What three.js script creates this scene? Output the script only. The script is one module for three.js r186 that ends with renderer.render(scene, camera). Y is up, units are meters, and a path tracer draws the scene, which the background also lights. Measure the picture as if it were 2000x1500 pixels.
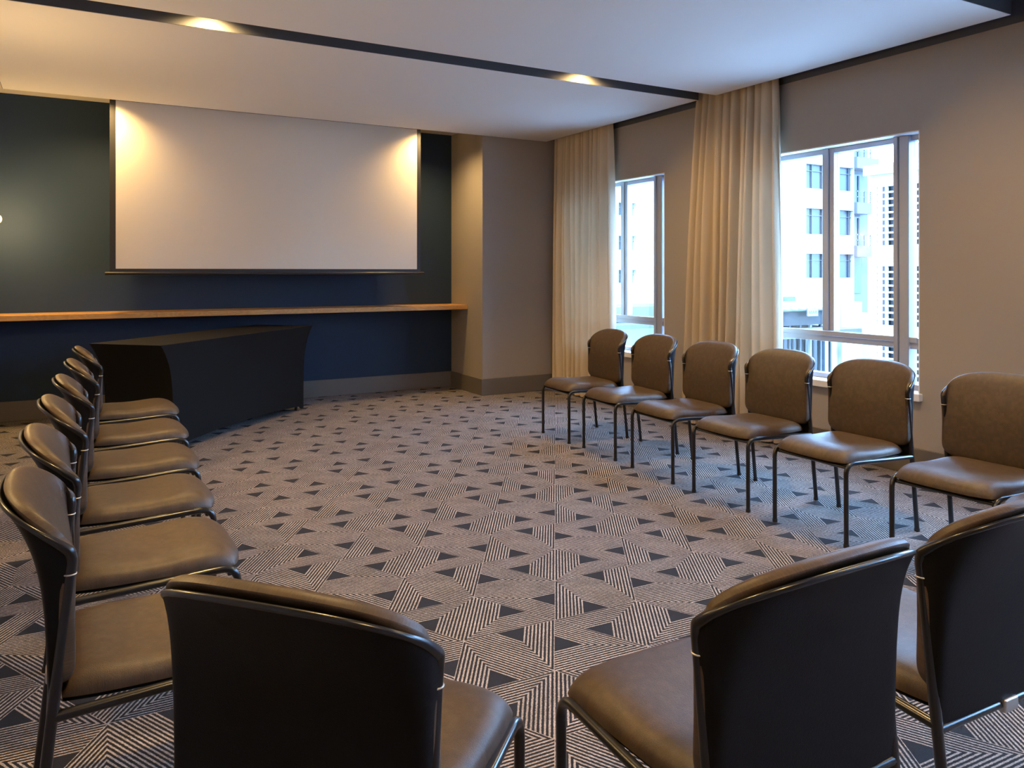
import * as THREE from 'three';
import { RoundedBoxGeometry } from 'three/addons/geometries/RoundedBoxGeometry.js';
import { mergeGeometries } from 'three/addons/utils/BufferGeometryUtils.js';

// ------------------------------------------------------------------ camera, sky, sun, exposure
const scene = new THREE.Scene();
const EYE = 1.27, YAW = THREE.MathUtils.degToRad(29.6), FOCAL = 1520;
const camera = new THREE.PerspectiveCamera(2 * Math.atan(750 / FOCAL) * 180 / Math.PI, 4 / 3, 0.05, 400);
camera.position.set(0, EYE, 0);
camera.rotation.set(0, -YAW, 0);
camera.setViewOffset(2000, 1500, 0, 219, 2000, 1500);   // shift lens: horizon above the middle
const renderer = new THREE.WebGLRenderer({ antialias: true });
renderer.toneMapping = THREE.LinearToneMapping;
renderer.toneMappingExposure = 1.0;
renderer.shadowMap.enabled = true;

scene.background = new THREE.Color().setRGB(0.29, 0.56, 1.0);
scene.backgroundIntensity = 40;
const sun = new THREE.DirectionalLight(new THREE.Color().setRGB(1, 0.95, 0.86), 5);
sun.position.set(-25, 45, 22); sun.target.position.set(20, 0, -20);
sun.castShadow = true; sun.shadow.mapSize.set(2048, 2048);
Object.assign(sun.shadow.camera, { left: -60, right: 60, top: 60, bottom: -60, near: 1, far: 160 });
scene.add(sun, sun.target);
const WARM = new THREE.Color().setRGB(1, 0.65, 0.26);

// ------------------------------------------------------------------ helpers
let seed = 7;
const rnd = () => { seed = (seed * 1664525 + 1013904223) >>> 0; return seed / 4294967296; };
const used = new Map();
const numbered = (n) => { const k = used.get(n) ?? 0; used.set(n, k + 1); return k ? `${n}_${String(k).padStart(3, '0')}` : n; };
const lin = (r, g, b) => new THREE.Color().setRGB(r, g, b);
const mat = (c, rough = 0.8, extra = {}) => new THREE.MeshStandardMaterial({ color: c, roughness: rough, ...extra });
function mesh(name, geo, material, parent) {
  const m = new THREE.Mesh(geo, material); m.name = parent ? name : numbered(name);
  m.castShadow = m.receiveShadow = true; (parent ?? scene).add(m); return m;
}
function group(name, pos = [0, 0, 0], turn = 0, parent) {
  const g = new THREE.Group(); g.name = parent ? name : numbered(name); g.position.set(...pos); g.rotation.y = turn; (parent ?? scene).add(g); return g;
}
function tag(o, label, category, grp) { o.userData.label = label; o.userData.category = category; if (grp) o.userData.group = grp; return o; }
function structure(o, label, category) { o.userData.kind = 'structure'; if (label) { o.userData.label = label; o.userData.category = category; } return o; }
function box(x0, x1, y0, y1, z0, z1) {   // uv in metres
  const g = new THREE.BoxGeometry(x1 - x0, y1 - y0, z1 - z0); g.translate((x0 + x1) / 2, (y0 + y1) / 2, (z0 + z1) / 2);
  const p = g.attributes.position, n = g.attributes.normal, uv = g.attributes.uv;
  for (let i = 0; i < p.count; i++) {
    const ax = Math.abs(n.getX(i)), ay = Math.abs(n.getY(i));
    if (ax > 0.5) uv.setXY(i, p.getZ(i), p.getY(i)); else if (ay > 0.5) uv.setXY(i, p.getX(i), p.getZ(i)); else uv.setXY(i, p.getX(i), p.getY(i));
  }
  return g;
}
function rbox(x0, x1, y0, y1, z0, z1, r = 0.004, seg = 2) {
  const g = new RoundedBoxGeometry(x1 - x0, y1 - y0, z1 - z0, seg, r); g.translate((x0 + x1) / 2, (y0 + y1) / 2, (z0 + z1) / 2); return g;
}
const V = (x, y, z) => new THREE.Vector3(x, y, z);
function tube(pts, r, seg = 24, rad = 10, tension = 0.5) {
  const c = new THREE.CatmullRomCurve3(pts.map((p) => V(...p)), false, 'centripetal', tension);
  return new THREE.TubeGeometry(c, seg, r, rad, false);
}
function rod(a, b, r, rad = 12) {
  const A = V(...a), B = V(...b), d = B.clone().sub(A), g = new THREE.CylinderGeometry(r, r, d.length(), rad, 1);
  g.applyQuaternion(new THREE.Quaternion().setFromUnitVectors(V(0, 1, 0), d.clone().normalize())); g.translate(...A.add(B).multiplyScalar(0.5).toArray()); return g;
}
function patch(nu, nv, fn, flip = false) {   // fn(i/nu, j/nv) -> [x, y, z, u?, v?]
  const P = [], U = [], I = [];
  for (let j = 0; j <= nv; j++) for (let i = 0; i <= nu; i++) { const q = fn(i / nu, j / nv); P.push(q[0], q[1], q[2]); U.push(q[3] ?? q[0], q[4] ?? q[1]); }
  for (let j = 0; j < nv; j++) for (let i = 0; i < nu; i++) {
    const a = j * (nu + 1) + i, b = a + 1, c = a + nu + 1, d = c + 1;
    if (flip) I.push(a, c, b, b, c, d); else I.push(a, b, c, b, d, c);
  }
  const g = new THREE.BufferGeometry();
  g.setAttribute('position', new THREE.Float32BufferAttribute(P, 3)); g.setAttribute('uv', new THREE.Float32BufferAttribute(U, 2)); g.setIndex(I); g.computeVertexNormals(); return g;
}
const merge = (...gs) => mergeGeometries(gs.map((g) => { const c = g.index ? g.toNonIndexed() : g; for (const k of Object.keys(c.attributes)) if (!['position', 'normal', 'uv'].includes(k)) c.deleteAttribute(k); return c; }));

// ------------------------------------------------------------------ textures
function hash(x, y) { let h = Math.imul(x | 0, 374761393) + Math.imul(y | 0, 668265263); h = Math.imul(h ^ (h >>> 13), 1274126177); return ((h ^ (h >>> 16)) >>> 0) / 4294967296; }
function vnoise(x, y, wx = 1 << 20, wy = 1 << 20) {
  const xi = Math.floor(x), yi = Math.floor(y), fx = x - xi, fy = y - yi, sx = fx * fx * (3 - 2 * fx), sy = fy * fy * (3 - 2 * fy), m = (a, n) => ((a % n) + n) % n;
  const a = hash(m(xi, wx), m(yi, wy)), b = hash(m(xi + 1, wx), m(yi, wy)), c = hash(m(xi, wx), m(yi + 1, wy)), d = hash(m(xi + 1, wx), m(yi + 1, wy));
  return (a + (b - a) * sx) * (1 - sy) + (c + (d - c) * sx) * sy;
}
function texture(w, h, fn, srgb = true) {
  const d = new Uint8Array(w * h * 4);
  for (let y = 0; y < h; y++) for (let x = 0; x < w; x++) { const c = fn(x, y), o = (y * w + x) * 4; d[o] = c[0]; d[o + 1] = c[1]; d[o + 2] = c[2]; d[o + 3] = 255; }
  const t = new THREE.DataTexture(d, w, h); t.wrapS = t.wrapT = THREE.RepeatWrapping; t.magFilter = THREE.LinearFilter; t.minFilter = THREE.LinearMipmapLinearFilter; t.generateMipmaps = true;
  if (srgb) t.colorSpace = THREE.SRGBColorSpace; t.needsUpdate = true; return t;
}
// carpet: triangle lattice, every triangle filled with V-shaped stripes that leave one plain dark triangle
const SIDE = 0.362, COL = SIDE * Math.sqrt(3) / 2, CW = 1184, CH = 2048;
const carpetTone = new Float32Array(CW * CH);
{
  const inset = 0.29 * SIDE, pitch = inset / 8, soft = 0.0009;
  const mod = (a, n) => ((a % n) + n) % n;
  for (let y = 0; y < CH; y++) for (let x = 0; x < CW; x++) {
    const wob = (vnoise(x / 9, y / 9, 1 << 20, 1 << 20) - 0.5) * 0.0016;
    const a = (x + 0.5) / CW * 2 * COL, b = (y + 0.5) / CH * 3 * SIDE;
    const i = Math.min(1, Math.floor(a / COL)), fa = a / COL - i;
    const off = (c) => (mod(c, 2) ? 0.5 : 0) * SIDE, hex = (c) => (mod(c, 2) ? 1.0 : 2.5);
    let c = i, right = true, seg = Math.round((b - off(i)) / SIDE - 0.5) + 0.5 + off(i) / SIDE;
    if (Math.abs(b - seg * SIDE) > SIDE / 2 * (1 - fa)) { c = i + 1; right = false; seg = Math.round((b - off(c)) / SIDE - 0.5) + 0.5 + off(c) / SIDE; }
    const type = mod(Math.round(seg - hex(c)), 3), dv = right ? fa * COL : (1 - fa) * COL, db = b - seg * SIDE;
    // distance to the two slanted edges of this triangle (apex at dv = COL, db = 0)
    const slant = (sgn) => ((SIDE / 2) * (1 - dv / COL) - sgn * db) * COL / SIDE;   // sgn -1: upper edge, +1: lower edge
    const top = slant(-1), bottom = slant(1);
    let m;
    if (type === 0) m = right ? Math.min(dv, bottom) : Math.min(dv, top);
    else if (type === 1) m = right ? Math.min(dv, top) : Math.min(top, bottom);
    else m = right ? Math.min(top, bottom) : Math.min(dv, bottom);
    let light = 0;
    if (m < inset + pitch * 0.22) { const q = (m + wob) / pitch, f = Math.abs(q - Math.round(q)) * pitch; light = THREE.MathUtils.clamp((0.23 * pitch - f) / soft + 0.5, 0, 1); }
    carpetTone[y * CW + x] = light;
  }
}
const carpetMap = texture(CW, CH, (x, y) => {
  const l = carpetTone[y * CW + x], yarn = 0.72 + 0.56 * hash(x >> 1, y >> 1) * vnoise(x / 5, y / 5) + 0.12 * (vnoise(x / 120, y / 120) - 0.5);
  return [0, 1, 2].map((k) => Math.min(255, ([27, 27, 33][k] * (1 - l) + [196, 182, 171][k] * l) * (l > 0.5 ? yarn : 0.8 + 0.4 * hash(x >> 1, y >> 1))));
});
const carpetBump = texture(CW, CH, (x, y) => { const v = 90 + 80 * carpetTone[y * CW + x] + 70 * hash(x >> 1, y >> 1); return [v, v, v]; }, false);
const grain = texture(256, 256, (x, y) => { const v = 120 + 60 * (vnoise(x / 3, y / 3, 85, 85) - 0.5) + 90 * (vnoise(x / 8, y / 8, 32, 32) - 0.5) + 40 * (hash(x, y) - 0.5); return [v, v, v]; }, false);
const leatherTint = texture(512, 512, (x, y) => { const v = 215 + 30 * (vnoise(x / 4, y / 4, 128, 128) - 0.5) + 34 * (vnoise(x / 32, y / 32, 16, 16) - 0.5) + 24 * (hash(x, y) - 0.5); return [v, v, v]; });
const plaster = texture(512, 512, (x, y) => { const v = 128 + 60 * (vnoise(x / 4, y / 4, 128, 128) - 0.5) + 60 * (vnoise(x / 21, y / 21, 24, 24) - 0.5); return [v, v, v]; }, false);
const weave = texture(256, 256, (x, y) => { const v = 128 + 70 * Math.sin(x * Math.PI / 4) * Math.cos(y * Math.PI / 4) + 50 * (hash(x, y) - 0.5); return [v, v, v]; }, false);
function woodTexture(k) {
  return texture(1024, 256, (x, y) => {
    const w = vnoise(x / 190 + k * 31, y / 26 + k * 7) * 5 + vnoise(x / 40 + k * 11, y / 5) * 0.7, r = 0.5 + 0.5 * Math.sin(w * 6.28), f = vnoise(x / 60, y / 1.6 + k * 100);
    const t = 0.86 + 0.07 * r + 0.1 * (f - 0.5) + (k - 1) * 0.02;
    return [220 * t, 163 * t, 90 * t];
  });
}

// ------------------------------------------------------------------ materials
const M = {
  wall: mat(lin(0.36, 0.315, 0.275), 0.85, { bumpMap: plaster, bumpScale: 0.0006 }),
  blue: mat(lin(0.0095, 0.0285, 0.062), 0.72, { bumpMap: plaster, bumpScale: 0.0005 }),
  white: mat(lin(0.8, 0.78, 0.75), 0.9, { bumpMap: plaster, bumpScale: 0.0004 }),
  dark: mat(lin(0.075, 0.075, 0.078), 0.8),
  slab: mat(lin(0.09, 0.102, 0.125), 0.85),
  recess: mat(lin(0.62, 0.58, 0.52), 0.9),
  base: mat(lin(0.15, 0.13, 0.108), 0.6),
  carpet: new THREE.MeshStandardMaterial({ map: carpetMap, bumpMap: carpetBump, bumpScale: 0.003, roughness: 0.97 }),
  sill: mat(lin(0.78, 0.78, 0.78), 0.5),
  frame: mat(lin(0.42, 0.46, 0.54), 0.38, { metalness: 0.25 }),
  glass: new THREE.MeshPhysicalMaterial({ color: 0xffffff, transmission: 1, thickness: 0, roughness: 0.0, ior: 1.45 }),
  curtain: new THREE.MeshPhysicalMaterial({ color: lin(0.62, 0.5, 0.345), roughness: 0.95, transmission: 0.06, thickness: 0, side: THREE.DoubleSide, bumpMap: weave, bumpScale: 0.0006 }),
  screen: mat(lin(0.78, 0.7, 0.585), 0.85),
  screenBlack: mat(lin(0.018, 0.017, 0.016), 0.55),
  metalDark: mat(lin(0.03, 0.03, 0.032), 0.35, { metalness: 0.3 }),
  tube: new THREE.MeshPhysicalMaterial({ color: lin(0.006, 0.006, 0.007), roughness: 0.28, clearcoat: 0.5, clearcoatRoughness: 0.2 }),
  shell: new THREE.MeshPhysicalMaterial({ color: lin(0.006, 0.006, 0.007), roughness: 0.4, specularIntensity: 0.25, bumpMap: grain, bumpScale: 0.0004 }),
  leather: mat(lin(0.112, 0.071, 0.038), 0.46, { map: leatherTint, bumpMap: grain, bumpScale: 0.0005 }),
  chrome: mat(lin(0.6, 0.58, 0.55), 0.45, { metalness: 1 }),
  rubber: mat(lin(0.02, 0.02, 0.02), 0.7),
  spandex: new THREE.MeshPhysicalMaterial({ color: lin(0.003, 0.0028, 0.0028), roughness: 0.75, specularIntensity: 0.4, bumpMap: weave, bumpScale: 0.0003, side: THREE.DoubleSide }),
  tableTop: mat(lin(0.3, 0.28, 0.25), 0.5),
  lens: mat(lin(0.9, 0.85, 0.75), 0.4, { emissive: WARM, emissiveIntensity: 6 }),
  globe: mat(lin(0.9, 0.85, 0.75), 0.4, { emissive: WARM, emissiveIntensity: 3 }),
  render: mat(lin(0.24, 0.24, 0.24), 0.9),
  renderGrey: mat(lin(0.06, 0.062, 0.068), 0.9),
  outGlass: new THREE.MeshPhysicalMaterial({ color: lin(0.02, 0.028, 0.036), roughness: 0.25, ior: 1.5, specularIntensity: 0.4 }),
  outFrame: mat(lin(0.03, 0.033, 0.036), 0.6),
  outDark: mat(lin(0.012, 0.016, 0.02), 0.8),
  roofSheet: mat(lin(0.035, 0.045, 0.045), 0.7),
  asphalt: mat(lin(0.4, 0.4, 0.4), 0.95),
  brick: mat(lin(0.15, 0.13, 0.115), 0.9),
};
for (const k of ['leather', 'shell']) M[k].bumpMap && (M[k].bumpMap = (() => { const t = grain.clone(); t.repeat.set(22, 22); t.needsUpdate = true; return t; })());
{ const t = leatherTint.clone(); t.repeat.set(5, 5); t.needsUpdate = true; M.leather.map = t; }
{ const t = plaster.clone(); t.repeat.set(3, 3); t.needsUpdate = true; for (const k of ['wall', 'blue', 'white']) M[k].bumpMap = t; }
{ const t = weave.clone(); t.repeat.set(20, 20); t.needsUpdate = true; M.curtain.bumpMap = t; M.spandex.bumpMap = t; }
const WOOD = [0, 1, 2].map((k) => mat(lin(1, 1, 1), 0.42, { map: woodTexture(k) }));

// ------------------------------------------------------------------ room shell
const XL = -0.60, XR = 4.60, ZB = -7.85, ZF = 2.3, YC = 2.79, YP = 2.67, ZP = -7.10, XP = 3.685;
{
  const th = THREE.MathUtils.degToRad(32.8), f = [Math.sin(th), -Math.cos(th)], r = [Math.cos(th), Math.sin(th)], node = [1.342, -2.088];
  const g = box(XL - 0.25, XR + 0.25, -0.2, 0, ZB - 0.25, ZF + 0.25), p = g.attributes.position, uv = g.attributes.uv;
  for (let i = 0; i < p.count; i++) {
    const x = p.getX(i) - node[0], z = p.getZ(i) - node[1];
    uv.setXY(i, (x * r[0] + z * r[1]) / (2 * COL), (2 * SIDE - (x * f[0] + z * f[1])) / (3 * SIDE));
  }
  structure(mesh('floor', g, M.carpet), 'carpet floor of striped triangles in grey beige and charcoal', 'floor');
}
structure(mesh('wall_back', box(XL - 0.25, XP, 0, YC, ZB - 0.25, ZB), M.blue), 'dark blue painted back wall behind the screen', 'wall');
structure(mesh('wall_left', box(XL - 0.25, XL, 0, YC, ZB, ZF), M.wall), 'plain taupe wall along the left side', 'wall');
structure(mesh('wall_rear', box(XL - 0.25, XR + 0.25, 0, YC, ZF, ZF + 0.25), M.wall), 'plain taupe wall behind the viewer', 'wall');
structure(mesh('wall_pillar', box(XP, XR, 0, YC, ZB - 0.25, ZP), M.wall), 'taupe pillar in the corner beside the blue niche', 'wall');
const OPEN = [[-6.85, -5.35], [-4.45, -2.96], [-2.05, -0.57], [0.35, 1.83]], SILL = 0.50, HEAD = 2.155;
{
  const s = new THREE.Shape([[ZP, 0], [ZF, 0], [ZF, YC], [ZP, YC]].map(([a, b]) => new THREE.Vector2(-a, b)));
  for (const [z0, z1] of OPEN) s.holes.push(new THREE.Path([[-z0, SILL], [-z0, HEAD], [-z1, HEAD], [-z1, SILL]].map(([a, b]) => new THREE.Vector2(a, b))));
  const g = new THREE.ExtrudeGeometry(s, { depth: 0.25, bevelEnabled: false }); g.rotateY(Math.PI / 2); g.translate(XR, 0, 0);
  structure(mesh('wall_right', g, M.wall), 'taupe wall with the tall windows', 'wall');
}
let ceilingPanels = 0;
{
  const c = structure(group('ceiling'), 'dark painted ceiling slab above the white panels', 'ceiling');
  mesh('slab', box(XL - 0.25, XR + 0.25, YC, YC + 0.3, ZB - 0.25, ZF + 0.25), M.slab, c);
  mesh('niche_soffit', box(XL, XP, YC - 0.006, YC, ZB, ZP - 0.02), M.recess, c);
  for (const [z0, z1] of [[ZP, -4.77], [-4.57, -2.34], [-2.14, 0.09], [0.29, 2.2]]) {
    const k = ceilingPanels++;
    const x0 = -0.45, x1 = 4.46, t = 0.004;
    const p = structure(group(`trim_${k + 2}`), ['white dropped ceiling panel nearest the projection screen', 'white dropped ceiling panel between the two visible ceiling slots', 'white dropped ceiling panel above the camera', 'white dropped ceiling panel behind the camera'][k], 'ceiling panel');  // these are dropped ceiling panels, only numbered on from the wall trim
    mesh('panel', box(x0 + t, x1 - t, YP, YC - 0.02, z0 + t, z1 - t), M.white, p);
    mesh('panel_edge', box(x0, x1, YP + 0.002, YC - 0.02, z1 - t, z1), M.dark, p);
    mesh('panel_edge', box(x0, x1, YP + 0.002, YC - 0.02, z0, z0 + t), M.dark, p);
    mesh('panel_edge', box(x1 - t, x1, YP + 0.002, YC - 0.02, z0, z1), M.dark, p);
    mesh('panel_edge', box(x0, x0 + t, YP + 0.002, YC - 0.02, z0, z1), M.dark, p);
    for (const hx of [x0 + 0.5, x1 - 0.5]) for (const hz of [z0 + 0.4, z1 - 0.4]) mesh('hanger', box(hx - 0.01, hx + 0.01, YC - 0.021, YC, hz - 0.01, hz + 0.01), M.dark, p);
  }
}
structure(mesh('trim_1', box(XR - 0.004, XR, YP - 0.01, YC, ZP, ZF), M.slab), 'dark painted band above the window wall', 'trim');
structure(mesh('baseboard_back', rbox(XL, XP, 0, 0.17, ZB, ZB + 0.016), M.base), 'brown grey baseboard under the blue wall', 'baseboard');
structure(mesh('baseboard_right', rbox(XR - 0.016, XR, 0, 0.17, ZP, ZF), M.base), 'brown grey baseboard along the window wall', 'baseboard');
structure(mesh('baseboard_left', rbox(XL, XL + 0.016, 0, 0.17, ZB + 0.016, ZF), M.base), 'brown grey baseboard along the left wall', 'baseboard');
structure(mesh('baseboard_pillar', merge(rbox(XP - 0.016, XP, 0, 0.17, ZB + 0.016, ZP), rbox(XP - 0.016, XR - 0.016, 0, 0.17, ZP, ZP + 0.016)), M.base), 'brown grey baseboard around the corner pillar', 'baseboard');

// ------------------------------------------------------------------ windows
const FX = 4.70;   // inner face of the frames
OPEN.forEach(([z0, z1], n) => {
  const w = structure(group(`window_${n + 1}`, [0, 0, 0]), ['narrow view of a tall aluminium window beside the corner curtain', 'wide aluminium window with a view of white buildings', 'aluminium window nearest the camera', 'aluminium window behind the camera'][n], 'window');
  const mul = (a, b, y0, y1, x0 = FX, x1 = FX + 0.06, name = 'mullion') => mesh(name, rbox(x0, x1, y0, y1, a, b, 0.004), M.frame, w);
  mesh('sill', rbox(XR - 0.035, FX + 0.02, SILL - 0.035, SILL + 0.012, z0 - 0.02, z1 + 0.02, 0.005), M.sill, w);
  mesh('reveal', box(XR + 0.002, FX + 0.03, HEAD - 0.008, HEAD, z0, z1), M.sill, w);
  mesh('reveal', box(XR + 0.002, FX + 0.03, SILL, HEAD, z0, z0 + 0.008), M.sill, w);
  mesh('reveal', box(XR + 0.002, FX + 0.03, SILL, HEAD, z1 - 0.008, z1), M.sill, w);
  const b = SILL + 0.012, h = HEAD - 0.008, T0 = 0.775, T1 = 0.845;
  const wide = 0.035;
  mul(z0 + 0.008, z1 - 0.008, h - wide, h, FX, FX + 0.06, 'frame'); mul(z0 + 0.008, z1 - 0.008, b, b + wide, FX, FX + 0.06, 'frame');
  mul(z0 + 0.008, z0 + 0.05, b, h, FX, FX + 0.06, 'frame'); mul(z1 - 0.06, z1 - 0.008, b, h, FX, FX + 0.06, 'frame');
  mul(z0 + 0.009, z1 - 0.009, T0, T1, FX - 0.010, FX + 0.06, 'transom');
  mul(z0 + 0.052, z1 - 0.07, T1 - 0.03, T1 + 0.006, FX - 0.022, FX - 0.006, 'transom');
  const m1 = z1 - (n ? 0.745 : 0.70);
  mul(m1 - 0.045, m1 + 0.005, T1 + 0.007, h - 0.001, FX - 0.014, FX + 0.06); mul(m1 + 0.008, m1 + 0.045, T1 + 0.007, h - 0.001, FX - 0.004, FX + 0.06);
  const cuts = [[z0 + 0.05, m1 - 0.045], [m1 + 0.045, z1 - 0.06]];
  {
    const m2 = z1 - 0.17; cuts[1][1] = m2 - 0.05; cuts.push([m2 + 0.05, z1 - 0.06]);
    mul(m2 - 0.05, m2 - 0.022, b + 0.001, h - 0.001, FX - 0.04, FX + 0.061); mul(m2 - 0.018, m2 + 0.05, b + 0.001, h - 0.001, FX - 0.028, FX + 0.061);
  }
  for (const [a, c] of cuts) if (c - a > 0.03) mesh('pane', box(FX + 0.03, FX + 0.034, T1, h - wide, a, c), M.glass, w);
  mesh('pane', box(FX + 0.03, FX + 0.034, b + wide, T0, z0 + 0.05, z1 - 0.06), M.glass, w);
});

// ------------------------------------------------------------------ curtains
function curtain(zTop, zBottom, folds, s0, xMid) {
  seed = s0;
  const ph = Array.from({ length: 6 }, () => rnd() * 6.28), y1 = 2.76, y0 = 0.015;
  const fn = (off) => (s, t) => {
    const y = y1 + (y0 - y1) * t, w = s + 0.012 * Math.sin(s * 23 + ph[3]) + 0.01 * Math.sin(s * 41 + ph[4]), k = folds * 6.283 * w;
    const grow = 0.6 + 0.4 * Math.min(1, t * 2.5), pleat = Math.exp(-t * 16);
    const a = (Math.sin(k + ph[0] + 0.5 * Math.sin(t * 2.3 + s * 9)) * 0.043 + 0.012 * Math.sin(k * 0.47 + ph[1]) + 0.006 * Math.sin(k * 2.1 + t * 3 + ph[2])) * grow * (1 - 0.35 * pleat);
    const zt = zTop[0] + (zTop[1] - zTop[0]) * s, zb = zBottom[0] + (zBottom[1] - zBottom[0]) * s;
    const z = zt + (zb - zt) * Math.pow(t, 0.8) + 0.012 * Math.cos(k + ph[0]) * grow + 0.006 * Math.sin(t * 5 + s * 13 + ph[5]);
    return [xMid + a + off, y, z, s * folds * 0.16, y];
  };
  return patch(folds * 14, 40, fn(0));
}
tag(mesh('curtain', curtain([-7.02, -6.02], [-7.02, -5.99], 13, 11, 4.515), M.curtain), 'beige pleated curtain hanging in the far corner beside the grey pillar', 'curtain');
tag(mesh('curtain', curtain([-4.86, -3.99], [-5.02, -3.97], 11, 23, 4.515), M.curtain), 'beige pleated curtain hanging between the two visible windows', 'curtain');

// ------------------------------------------------------------------ projection screen and shelf
{
  const s = tag(group('projection_screen', [0, 0, 0]), 'wide white projection screen with black edges hanging in the blue niche', 'screen');
  const z = -7.32, x0 = 0.289, x1 = 3.092, y0 = 1.262, top = YC - 0.07;
  mesh('screen_fabric', box(x0 + 0.045, x1 - 0.04, y0 + 0.035, top, z - 0.002, z + 0.002), M.screen, s);
  mesh('black_border', box(x0, x0 + 0.045, y0, top, z - 0.002, z + 0.003), M.screenBlack, s);
  mesh('black_border', box(x1 - 0.04, x1, y0, top, z - 0.002, z + 0.003), M.screenBlack, s);
  mesh('black_border', box(x0 + 0.045, x1 - 0.04, y0, y0 + 0.035, z - 0.002, z + 0.003), M.screenBlack, s);
  const bar = new THREE.CylinderGeometry(0.014, 0.014, x1 - x0 + 0.07, 16); bar.rotateZ(Math.PI / 2); bar.translate((x0 + x1) / 2, y0 - 0.006, z);
  mesh('weight_bar', bar, M.metalDark, s);
  mesh('screen_casing', rbox(x0 + 0.002, x1 - 0.002, top - 0.01, YC - 0.006, z - 0.06, z + 0.03, 0.01), M.dark, s);
}
{
  const s = tag(group('wall_shelf', [0, 0, 0]), 'long pale wooden shelf running along the blue wall', 'shelf');
  const xs = [XL, 0.66, 2.44, XP];
  for (let k = 0; k < 3; k++) {
    const g = rbox(xs[k] + 0.0006, xs[k + 1] - 0.0006, 0.872, 0.918, ZB, -7.44, 0.003), p = g.attributes.position, uv = g.attributes.uv;
    for (let i = 0; i < p.count; i++) uv.setXY(i, p.getX(i) * 0.8, (p.getZ(i) + p.getY(i)) * 2.2);
    mesh('plank', g, WOOD[k], s);
  }
}

// ------------------------------------------------------------------ table with stretch cover
const TC = [1.047, 0, -6.764], TA = THREE.MathUtils.degToRad(45.2), TL = 1.02, TW = 0.30, TH = 0.762;
{
  const t = tag(group('covered_table', TC, TA), 'long folding table under a tight black stretch cover', 'table');
  mesh('table_top', rbox(-TL + 0.06, TL - 0.06, TH - 0.022, TH - 0.004, -TW + 0.02, TW - 0.02), M.tableTop, t);
  for (const sx of [-1, 1]) for (const sz of [-1, 1]) mesh('leg', rod([sx * (TL - 0.19), 0.0, sz * (TW - 0.06)], [sx * (TL - 0.19), TH - 0.035, sz * (TW - 0.06)], 0.013), M.metalDark, t);
  const c = t;
  const cover = mesh('table_cover', patch(30, 12, (a, b) => [(-1 + 2 * a) * TL, TH + 0.002, (1 - 2 * b) * TW]), M.spandex, c);
  // skirt: goes round the four sides; pulled in below the corners, hem arched between the feet
  const N = 160, sk = patch(N, 30, (a, v) => {
    const q = a * 4, k = Math.min(3, Math.floor(q)), f = q - k, g = 1 - Math.pow(1 - v, 5);
    const hl = TL - 0.14 * g, hw = TW - 0.012 * g, along = k % 2 === 0;
    const corner = Math.pow(Math.abs(2 * f - 1), 1), mid = 1 - Math.pow(2 * f - 1, 2);
    const sag = (along ? 0.015 : 0.03) * mid * Math.sin(Math.PI * Math.min(1, v));
    const P = [[-hl, hw], [hl, hw], [hl, -hw], [-hl, -hw]], A = P[k], B = P[(k + 1) % 4];
    let x = A[0] + (B[0] - A[0]) * f, z = A[1] + (B[1] - A[1]) * f;
    if (along) z -= Math.sign(z) * sag; else x -= Math.sign(x) * sag;
    const foot = THREE.MathUtils.smoothstep(along ? (1 - corner) * hl : (1 - corner) * hw, 0.03, 0.07);
    const hem = 0.004 + foot * (0.03 + (along ? 0.035 : 0.05) * mid);
    return [x, TH + 0.002 + (hem - TH) * v, z, a * 5, v];
  }, true);
  mesh('cover_skirt', sk, M.spandex, cover);
}

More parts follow.
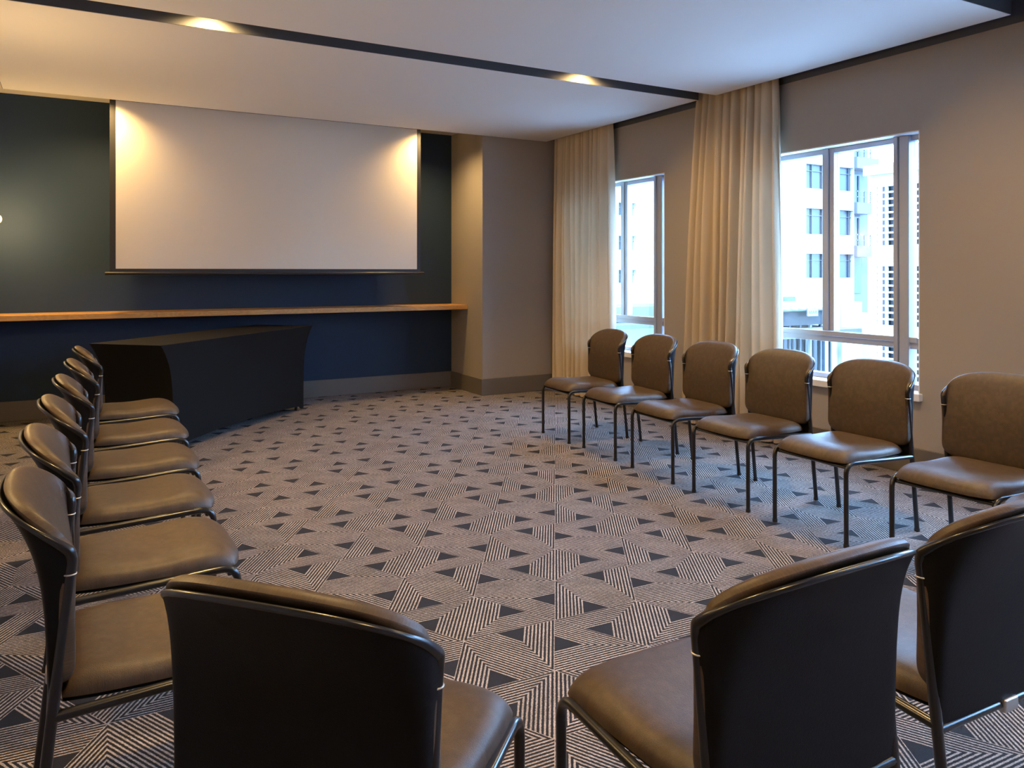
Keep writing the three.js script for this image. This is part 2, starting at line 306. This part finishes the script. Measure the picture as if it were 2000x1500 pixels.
// ------------------------------------------------------------------ chairs
const chairProto = (() => {
  const root = new THREE.Group();
  const part = (name, geo, m, p = root) => { const o = new THREE.Mesh(geo, m); o.name = name; o.castShadow = o.receiveShadow = true; p.add(o); return o; };
  const S = Math.sin, C = Math.cos, H = Math.PI / 2, sg = Math.sign;
  const tz = (y) => -0.262 + 0.11 * y;                             // rear tube leans forward as it rises
  const rim = (u, o = 0) => { const p = u * H, c = Math.max(0, C(p)), s = S(p); return [(0.222 + o) * sg(s) * Math.pow(Math.abs(s), 0.72), 0.698 + (0.09 + o) * Math.pow(c, 0.66), -0.188 - 0.136 * Math.pow(c, 0.78)]; };
  const back = (u, v, o = 0, y0 = 0.375) => {                      // middle surface of the backrest, v from seat to rim
    const r = rim(u, o), xb = (0.218 + o) * sg(u) * Math.pow(Math.abs(S(u * H)), 0.9), zb = tz(y0) - 0.008 * (1 - u * u);
    const k = Math.pow(v, 3.7), w = u * u * u * u;
    return [xb + (r[0] - xb) * v, y0 + (r[1] - y0) * v, zb + (r[2] - zb) * (k + w * (v - k))];
  };
  const normal = (u, v, y0) => {
    const e = 1e-3, cl = (a) => Math.max(-0.9, Math.min(0.9, a)), uc = cl(u), vc = Math.max(0.002, Math.min(0.95, v));
    const a = V(...back(uc + e, vc, 0, y0)).sub(V(...back(uc - e, vc, 0, y0))), b = V(...back(uc, vc + e, 0, y0)).sub(V(...back(uc, vc - e, 0, y0)));
    const n = a.cross(b); n.x *= 0.15; return n.normalize();
  };
  // upholstered pad: fully rounded edge, stands in front of tubes and shell
  const edge = (t, n) => Math.sqrt(Math.max(0, 1 - Math.pow(Math.abs(t), n)));
  const padAt = (a, b, front) => {
    const u = S((a * 2 - 1) * H), v = 0.5 + 0.5 * S((b * 2 - 1) * H);
    const y0 = 0.41 + 0.065 * Math.pow(Math.abs(u), 3.5);
    const q = back(u, v, 0.016, y0), n = normal(u, v, y0), E = edge(u, 12) * edge(v * 2 - 1, 16);
    const th = 0.012 + (front ? 0.027 * E : -0.007 * E);
    return [q[0] + n.x * th, q[1] + n.y * th, q[2] + n.z * th, q[0], q[1]];
  };
  part('backrest', merge(patch(48, 44, (a, b) => padAt(a, b, true)), patch(48, 44, (a, b) => padAt(a, b, false), true)), M.leather);
  // moulded shell behind it
  const shellAt = (off) => (a, b) => {
    const u = S((a * 2 - 1) * H), q = back(u, b, 0.010), n = normal(u, b, 0.375);
    return [q[0] - n.x * off, q[1] - n.y * off, q[2] - n.z * off, q[0], q[1]];
  };
  const shell = part('back_shell', merge(patch(44, 36, shellAt(-0.005)), patch(44, 36, shellAt(0.004), true), rod([-0.215, 0.376, tz(0.375) - 0.001], [0.215, 0.376, tz(0.375) - 0.001], 0.006)), M.shell);
  {
    const pts = [[-0.226, 0.655, tz(0.655)], [-0.227, 0.685, tz(0.68)]];
    for (let i = -19; i <= 19; i++) pts.push(rim(Math.sign(i) * (1 - Math.pow(1 - Math.abs(i) / 20, 1.6)), 0.009));
    pts.push([0.227, 0.685, tz(0.68)], [0.226, 0.655, tz(0.655)]);
    const curve = new THREE.CatmullRomCurve3(pts.map((p) => V(...p)), false, 'centripetal'), g = new THREE.TubeGeometry(curve, 120, 0.0115, 12), p = g.attributes.position, c = new THREE.Vector3();
    for (let i = 0; i <= 120; i++) {                                 // thick sockets over the tubes, thin bead along the top
      curve.getPointAt(i / 120, c); const e = Math.min(i, 120 - i) / 120, k = 1 - 0.52 * THREE.MathUtils.smoothstep(e, 0.04, 0.2);
      for (let j = 0; j <= 12; j++) { const q = i * 13 + j; p.setXYZ(q, c.x + (p.getX(q) - c.x) * k, c.y + (p.getY(q) - c.y) * k, c.z + (p.getZ(q) - c.z) * k); }
    }
    part('shell_rim', g, M.tube, shell);
  }
  // seat: front waterfall edge, dished middle, pan below
  const seatAt = (a, b, top) => {
    const u = S((a * 2 - 1) * H), w = S((b * 2 - 1) * H), c = 0.5 + 0.5 * w;               // c 0 rear, 1 front
    const hw = (0.218 - 0.012 * (1 - c)) * Math.sqrt(1 - 0.16 * Math.pow(Math.abs(w), 4)), z = (-0.205 + 0.467 * c) * 1, zz = w > 0 ? z - 0.03 * Math.pow(Math.abs(u), 4) * w : z;
    const crest = 0.449 - 0.016 * Math.exp(-Math.pow((c - 0.42) / 0.26, 2)) * (1 - 0.6 * u * u) - 0.008 * (1 - c);
    const drop = 0.026 * Math.pow(Math.max(0, (c - 0.72) / 0.28), 2.2);
    const low = 0.388 - 0.012 * Math.max(0, c - 0.6);
    const y = top ? low + (crest - drop - low) * Math.pow(edge(u, 7) * edge(w, 9), 0.85) : low;
    return [u * hw, y, zz, u * hw, zz];
  };
  part('seat', merge(patch(40, 44, (a, b) => seatAt(a, b, true), true), patch(40, 44, (a, b) => seatAt(a, b, false))), M.leather);
  const pan = patch(16, 16, (a, b) => { const q = seatAt(a, b, false); return [q[0] * 0.96, 0.377 - 0.012 * Math.max(0, b - 0.6), q[2] * 0.97 - 0.005, q[0], q[2]]; });
  const pan2 = patch(16, 16, (a, b) => { const q = seatAt(a, b, false); return [q[0] * 0.98, 0.389 - 0.012 * Math.max(0, b - 0.6), q[2] * 0.985 - 0.003, q[0], q[2]]; }, true);
  part('seat_pan', merge(pan, pan2), M.rubber);
  for (const s of [-1, 1]) {
    // front leg up to the bend, side rail back to the rear tube
    const leg = part('leg', tube([[s * 0.212, 0.008, 0.236], [s * 0.212, 0.2, 0.237], [s * 0.212, 0.335, 0.238]], 0.0112, 12, 12), M.tube);
    part('foot_glide', rod([s * 0.212, 0, 0.236], [s * 0.212, 0.016, 0.236], 0.0128), M.rubber, leg);
    part('side_rail', tube([[s * 0.212, 0.33, 0.238], [s * 0.212, 0.352, 0.235], [s * 0.213, 0.372, 0.222], [s * 0.214, 0.381, 0.198], [s * 0.216, 0.382, 0.165], [s * 0.222, 0.377, 0.0], [s * 0.226, 0.37, tz(0.37)]], 0.0112, 40, 12), M.tube);
    const rear = part('leg', rod([s * 0.226, 0.008, tz(0.008)], [s * 0.226, 0.656, tz(0.656)], 0.0112), M.tube);
    part('foot_glide', rod([s * 0.226, 0, tz(0)], [s * 0.226, 0.016, tz(0.016)], 0.0128), M.rubber, rear);
    const ring = new THREE.TorusGeometry(0.0118, 0.0017, 8, 24); ring.rotateX(Math.PI / 2); ring.translate(s * 0.226, 0.655, tz(0.655));
    part('joint_ring', ring, M.chrome, rear);
  }
  part('front_rail', rod([-0.205, 0.362, 0.216], [0.205, 0.362, 0.216], 0.008), M.tube);
  const rr = part('rear_rail', rod([-0.226, 0.362, tz(0.362)], [0.226, 0.362, tz(0.362)], 0.0105), M.tube);
  part('linking_clip', rbox(-0.024, 0.024, 0.346, 0.375, tz(0.362) - 0.016, tz(0.362) + 0.014, 0.005), M.chrome, rr);
  return root;
})();
function chair(x, z, deg, label, grp) {
  const o = chairProto.clone(); o.name = numbered('conference_chair'); scene.add(o);
  o.position.set(x, 0, z); o.rotation.y = THREE.MathUtils.degToRad(deg); tag(o, label, 'chair', grp); return o;
}
const D = THREE.MathUtils.degToRad;
// row in front of the windows: [front edge x, z, turn]
[
  [3.228, -5.005, -95, 'brown padded chair in the window row, farthest one beside the corner curtain'],
  [3.206, -4.415, -95, 'brown padded chair in the window row, second from the far corner'],
  [3.155, -3.788, -94, 'brown padded chair in the window row, standing before the middle curtain'],
  [3.124, -3.173, -91.5, 'brown padded chair in the window row, before the left part of the wide window'],
  [3.113, -2.568, -91, 'brown padded chair in the window row, before the right part of the wide window'],
  [3.11, -1.91, -88, 'brown padded chair in the window row, before the bare wall right of the wide window'],
  [3.0, -1.41, -86, 'brown padded chair whose seat corner peeks out at the right picture edge'],
].forEach(([x, z, a, l]) => chair(x - Math.sin(D(a)) * 0.236, z - Math.cos(D(a)) * 0.236, a, l, 'chairs along the windows'));
[
  [0.34, -5.44, 92, 'brown padded chair in the left row, farthest one nearest the black table'],
  [0.30, -4.66, 92, 'brown padded chair in the left row, second from the black table'],
  [0.26, -3.95, 92, 'brown padded chair in the left row, third from the black table'],
  [0.225, -3.30, 92, 'brown padded chair in the left row, fourth from the black table'],
  [0.20, -2.66, 91, 'brown padded chair in the left row, fifth from the black table'],
  [0.19, -2.05, 90, 'brown padded chair in the left row, nearest one with its tall tube leg in view'],
].forEach(([x, z, a, l]) => chair(x, z, a, l, 'chairs along the left side'));
[
  [0.468, -1.358, 131, 'chair seen from behind at bottom left, black shell turned to the right'],
  [1.11, -1.134, 180, 'chair seen from behind at bottom right, with its seat on the left'],
  [1.73, -1.14, 178, 'chair seen from behind, cut by the right picture edge'],
].forEach(([x, z, a, l]) => chair(x, z, a, l, 'chairs in the front row'));

// ------------------------------------------------------------------ lamps
function spot(parent, x, y, z, tx, ty, tz, power, angle, pen) {
  const l = new THREE.SpotLight(WARM, power, 0, angle, pen, 2); l.position.set(x, y, z); l.target.position.set(tx, ty, tz); l.castShadow = true; l.shadow.radius = 1.2; parent.add(l, l.target);
}
function slotLamp(x, z, label) {
  const g = tag(group('slot_spotlight', [x, YC, z]), label, 'spotlight', 'spotlights in the ceiling slots');
  mesh('housing', new THREE.CylinderGeometry(0.04, 0.04, 0.012, 24).translate(0, -0.006, 0), M.metalDark, g);
  mesh('lens', new THREE.CylinderGeometry(0.03, 0.03, 0.004, 24).translate(0, -0.0135, 0), M.lens, g);
  spot(g, 0, -0.02, 0, 0, -2, 0, 13, 1.4, 0.8);
}
const SX = [0.70, 3.30], SN = ['left', 'right'];
SX.forEach((x, i) => slotLamp(x, -4.67, `warm spotlight glowing in the long ceiling slot, ${SN[i]} one`));
SX.forEach((x, i) => slotLamp(x, -2.24, `warm spotlight in the second ceiling slot, ${SN[i]} one`));
SX.forEach((x, i) => slotLamp(x, 0.19, `warm spotlight in the ceiling slot behind the camera, ${SN[i]} one`));
[[0.22, 'left'], [3.16, 'right']].forEach(([x, n]) => {
  const g = tag(group('niche_spotlight', [x, YC - 0.006, -7.15]), `warm spotlight hidden above the ${n} edge of the projection screen`, 'spotlight', 'spotlights in the niche');
  mesh('housing', new THREE.CylinderGeometry(0.028, 0.028, 0.03, 24).translate(0, -0.015, 0), M.metalDark, g);
  mesh('lens', new THREE.CylinderGeometry(0.022, 0.022, 0.004, 24).translate(0, -0.0315, 0), M.lens, g);
  spot(g, 0, -0.038, 0, 0, -2, -0.1, 10.5, 1.22, 1);
});
[[-7.40, 'at the end of the left wall beside the blue wall'], [-5.1, 'on the left wall beside the far chairs'], [-2.6, 'on the left wall beside the near chairs']].forEach(([z, n]) => {
  const g = tag(group('wall_sconce', [XL, 1.69, z]), `small warm globe wall lamp ${n}`, 'wall lamp', 'wall lamps on the left wall');
  const plate = new THREE.CylinderGeometry(0.045, 0.045, 0.016, 28); plate.rotateZ(Math.PI / 2); plate.translate(0.008, 0, 0);
  mesh('wall_plate', plate, M.metalDark, g);
  mesh('arm', rod([0.01, 0, 0], [0.075, 0, 0], 0.008), M.metalDark, g);
  mesh('globe', new THREE.SphereGeometry(0.04, 28, 20).translate(0.09, 0, 0), M.globe, g);
  const l = new THREE.PointLight(WARM, 2.3, 0, 2); l.position.set(0.09, 0, 0); l.castShadow = true; l.shadow.radius = 1.5; g.add(l);
});

// ------------------------------------------------------------------ outside: buildings across the street
const K = 1.75, ox = (x) => x * K, oy = (y) => EYE + (y - EYE) * K;
structure(mesh('ground', box(-60, 140, -16.2, -16, -140, 60), M.asphalt), 'asphalt street level far below', 'ground');
function facade(outline, holes, depth) {
  const s = new THREE.Shape([[outline[0], outline[2]], [outline[1], outline[2]], [outline[1], outline[3]], [outline[0], outline[3]]].map((p) => new THREE.Vector2(...p)));
  for (const [a, b, c, d] of holes) s.holes.push(new THREE.Path([[a, c], [a, d], [b, d], [b, c]].map((p) => new THREE.Vector2(...p))));
  return new THREE.ExtrudeGeometry(s, { depth, bevelEnabled: false });
}
{
  const b = tag(group('office_building', [0, 0, 0]), 'white office building with ribbon windows across the street', 'building');
  const z = -20 * K, ribbons = [[5.36, 4.43], [3.68, 2.70], [1.96, 1.04]].map(([t, u]) => [ox(24.1), ox(26.84), oy(u), oy(t)]);
  const small = [[3.5, 3.09], [2.435, 1.976], [1.336, 0.909]].map(([t, u]) => [ox(15.29), ox(16.0), oy(u), oy(t)]);
  mesh('wall', facade([ox(12), ox(26.86), -16, oy(8.5)], [...ribbons, ...small], 0.4).translate(0, 0, z - 0.4), M.render, b);
  mesh('pier', box(ox(21.5), ox(23.38), -16, oy(8.5), z, z + 0.5), M.render, b);
  mesh('core', box(ox(12), ox(28.4), -16, oy(8.4), z - 8, z - 0.9), M.renderGrey, b);
  for (const [x0, x1, y0, y1] of ribbons) {
    const w = mesh('window', merge(box(x0, x1, y0 + (y1 - y0) * 0.72, y0 + (y1 - y0) * 0.74, z - 0.3, z - 0.2), ...[0.17, 0.38, 0.56, 0.71, 0.95].map((k) => box(x0 + (x1 - x0) * k - 0.03, x0 + (x1 - x0) * k + 0.03, y0, y1, z - 0.3, z - 0.2))), M.outFrame, b);
    mesh('pane', box(x0, x1, y0, y1, z - 0.36, z - 0.3), M.outGlass, w);
  }
  for (const [x0, x1, y0, y1] of small) {
    const w = mesh('window', merge(box(x0 + (x1 - x0) * 0.5 - 0.04, x0 + (x1 - x0) * 0.5 + 0.04, y0, y1, z - 0.3, z - 0.2), box(x0, x1, y0 + (y1 - y0) * 0.6, y0 + (y1 - y0) * 0.64, z - 0.3, z - 0.2)), M.outFrame, b);
    mesh('pane', box(x0, x1, y0, y1, z - 0.36, z - 0.3), M.outGlass, w);
  }
  // recessed bay with balconies at its right end
  for (const y of [5.8, 4.01, 2.30]) {
    const p = mesh('balcony', box(ox(26.9), ox(y > 5 ? 28.25 : 27.95), oy(y - 0.44), oy(y), z - 0.9, z + 0.2), M.renderGrey, b);
    mesh('railing', merge(box(ox(26.9), ox(27.95), oy(y + 0.42), oy(y + 0.46), z + 0.1, z + 0.16), box(ox(26.9), ox(27.95), oy(y + 0.2), oy(y + 0.23), z + 0.1, z + 0.16), ...[0.1, 0.45, 0.8].map((k) => box(ox(26.9 + 1.05 * k), ox(26.9 + 1.05 * k) + 0.06, oy(y), oy(y + 0.46), z + 0.1, z + 0.16))), M.outFrame, p);
    const d = mesh('window', merge(...[0.05, 0.42, 0.78].map((k) => box(ox(26.92 + 1.05 * k), ox(26.92 + 1.05 * k) + 0.14, oy(y + 0.02), oy(y + 1.15), z - 0.9, z - 0.8))), M.outDark, b);
    mesh('pane', box(ox(26.92), ox(27.95), oy(y + 0.02), oy(y + 1.2), z - 0.9, z - 0.86), M.outGlass, d);
  }
  mesh('pane', box(ox(26.92), ox(27.95), oy(0.4), oy(1.86), z - 0.9, z - 0.86), M.outGlass, b);
  mesh('brick_wall', box(ox(27.1), ox(27.97), -16, oy(-0.37), z - 0.9, z + 0.1), M.brick, b);
  mesh('lower_wall', box(ox(25.9), ox(27.1), -16, oy(0.1), z - 0.1, z + 0.3), M.render, b);
}
{
  const t = tag(group('tower_block', [0, 0, 0]), 'white tower with open concrete block grids beside the office building', 'building');
  const x = 20 * K, holes = [], cols = [];
  for (let c = 0; c < 7; c++) { const z0 = 14.2 - c * 0.335; cols.push(z0); for (const base of [3.68, 1.43, -0.82]) for (let r = 0; r < 9; r++) { const y = base - r * 0.19; holes.push([-(z0) * K + 0.06, -(z0 - 0.30) * K, oy(y - 0.14), oy(y)]); } }
  // the face lies across x; drawn in (z, y) and turned
  const g = facade([-14.32 * K, -9.5 * K, -16, oy(4.3)], holes, 0.12); g.rotateY(-Math.PI / 2); g.translate(x + 0.12, 0, 0);
  mesh('grid_wall', g, M.render, t);
  mesh('ledge', merge(box(x - 0.35, x + 0.3, oy(4.02), oy(4.3), -14.45 * K, -9.5 * K), box(x - 0.08, x + 0.2, oy(1.66), oy(1.70), -14.32 * K, -9.5 * K)), M.render, t);
  mesh('inner_wall', box(x + 0.8, x + 5, -16, oy(4.2), -14.3 * K, -9.5 * K), M.renderGrey, t);
  for (const z0 of cols) mesh('inner_pier', box(x + 0.35, x + 0.6, -16, oy(4.1), -(z0 - 0.16) * K, -(z0 - 0.26) * K), M.outDark, t);
  mesh('light_blocking_wing', box(x + 0.3, x + 8, -16, oy(4.6), -9.5 * K, 60), M.render, t);  // unseen extension, added to keep low sky light off the projection screen
  mesh('upper_block', box(x + 1.2, x + 8, oy(4.3), oy(4.9), -14.1 * K, -9.5 * K), M.render, t);
}
{
  const w = tag(group('low_workshop', [0, 0, 0]), 'low dark building with a ribbed canopy roof and small sign', 'building');
  const z = -17.5 * K, f = 17.5 / 20, X = (v) => v * f * K, Y = (v) => EYE + (v - EYE) * f * K;
  const top = patch(1, 1, (a, b) => [X(20.5 + 5.1 * a), Y(b ? 0.24 - 0.26 * a : -0.15), z - (b ? 3.2 : 0)]);
  mesh('canopy_roof', merge(top, box(X(20.5), X(25.6), Y(-0.2), Y(-0.15), z - 0.1, z)), M.roofSheet, w);
  for (let i = 0; i < 12; i++) { const a = i / 11.5, x = X(20.5 + 5.1 * a); mesh('roof_rib', rod([x, Y(-0.14), z], [x, Y(0.24 - 0.26 * a) + 0.02, z - 3.2], 0.09, 6), M.render, w); }
  mesh('front', box(X(20.5), X(26.05), Y(-0.75), Y(-0.2), z - 3, z - 0.3), M.outDark, w);
  mesh('parapet', box(X(24.19), X(26.05), Y(0.06), Y(0.25), z - 3.6, z - 3.3), M.outGlass, w);
  mesh('terrace', box(X(20.5), X(26.0), Y(-1.1), Y(-0.86), z - 2, z + 1.5), M.renderGrey, w);
  for (let i = 0; i < 9; i++) mesh('post', box(X(21.2 + i * 0.58), X(21.2 + i * 0.58) + 0.14, -16, Y(-0.75), z - 0.6, z - 0.45), i % 3 ? M.outFrame : M.render, w);
  mesh('body', box(X(20.5), X(25.9), -16, Y(-1.1), z - 3, z - 0.9), M.outDark, w);
  for (let i = 0; i < 6; i++) mesh('pane', box(X(23.5 + i * 0.4), X(23.5 + i * 0.4 + 0.26), Y(-2.6), Y(-1.25), z - 0.9, z - 0.82), M.outGlass, w);
  mesh('side_roof', box(X(10), X(20.5), Y(-0.35), Y(0.1), z - 4, z - 1), M.renderGrey, w);
  mesh('side_roof', box(X(10), X(20.5), Y(-0.55), Y(-0.42), z - 4, z + 0.5), M.roofSheet, w);
  const cv = document.createElement('canvas'); cv.width = 128; cv.height = 96; const c2 = cv.getContext('2d');
  c2.fillStyle = '#e9efb4'; c2.fillRect(0, 0, 128, 96); c2.fillStyle = '#4f8a58'; c2.font = 'bold 50px sans-serif'; c2.textAlign = 'center'; c2.fillText('MAR', 64, 66);
  const tx = new THREE.CanvasTexture(cv); tx.colorSpace = THREE.SRGBColorSpace;
  const sign = mesh('sign_board', box(X(24.1), X(24.68), Y(-0.40), Y(-0.11), z + 0.02, z + 0.1), M.renderGrey, w);
  const face = new THREE.PlaneGeometry(X(24.68) - X(24.1), Y(-0.11) - Y(-0.40)); face.translate((X(24.1) + X(24.68)) / 2, (Y(-0.40) + Y(-0.11)) / 2, z + 0.103);
  mesh('sign_face', face, new THREE.MeshStandardMaterial({ map: tx, color: lin(0.16, 0.16, 0.16), roughness: 0.7 }), sign);
}

renderer.render(scene, camera);
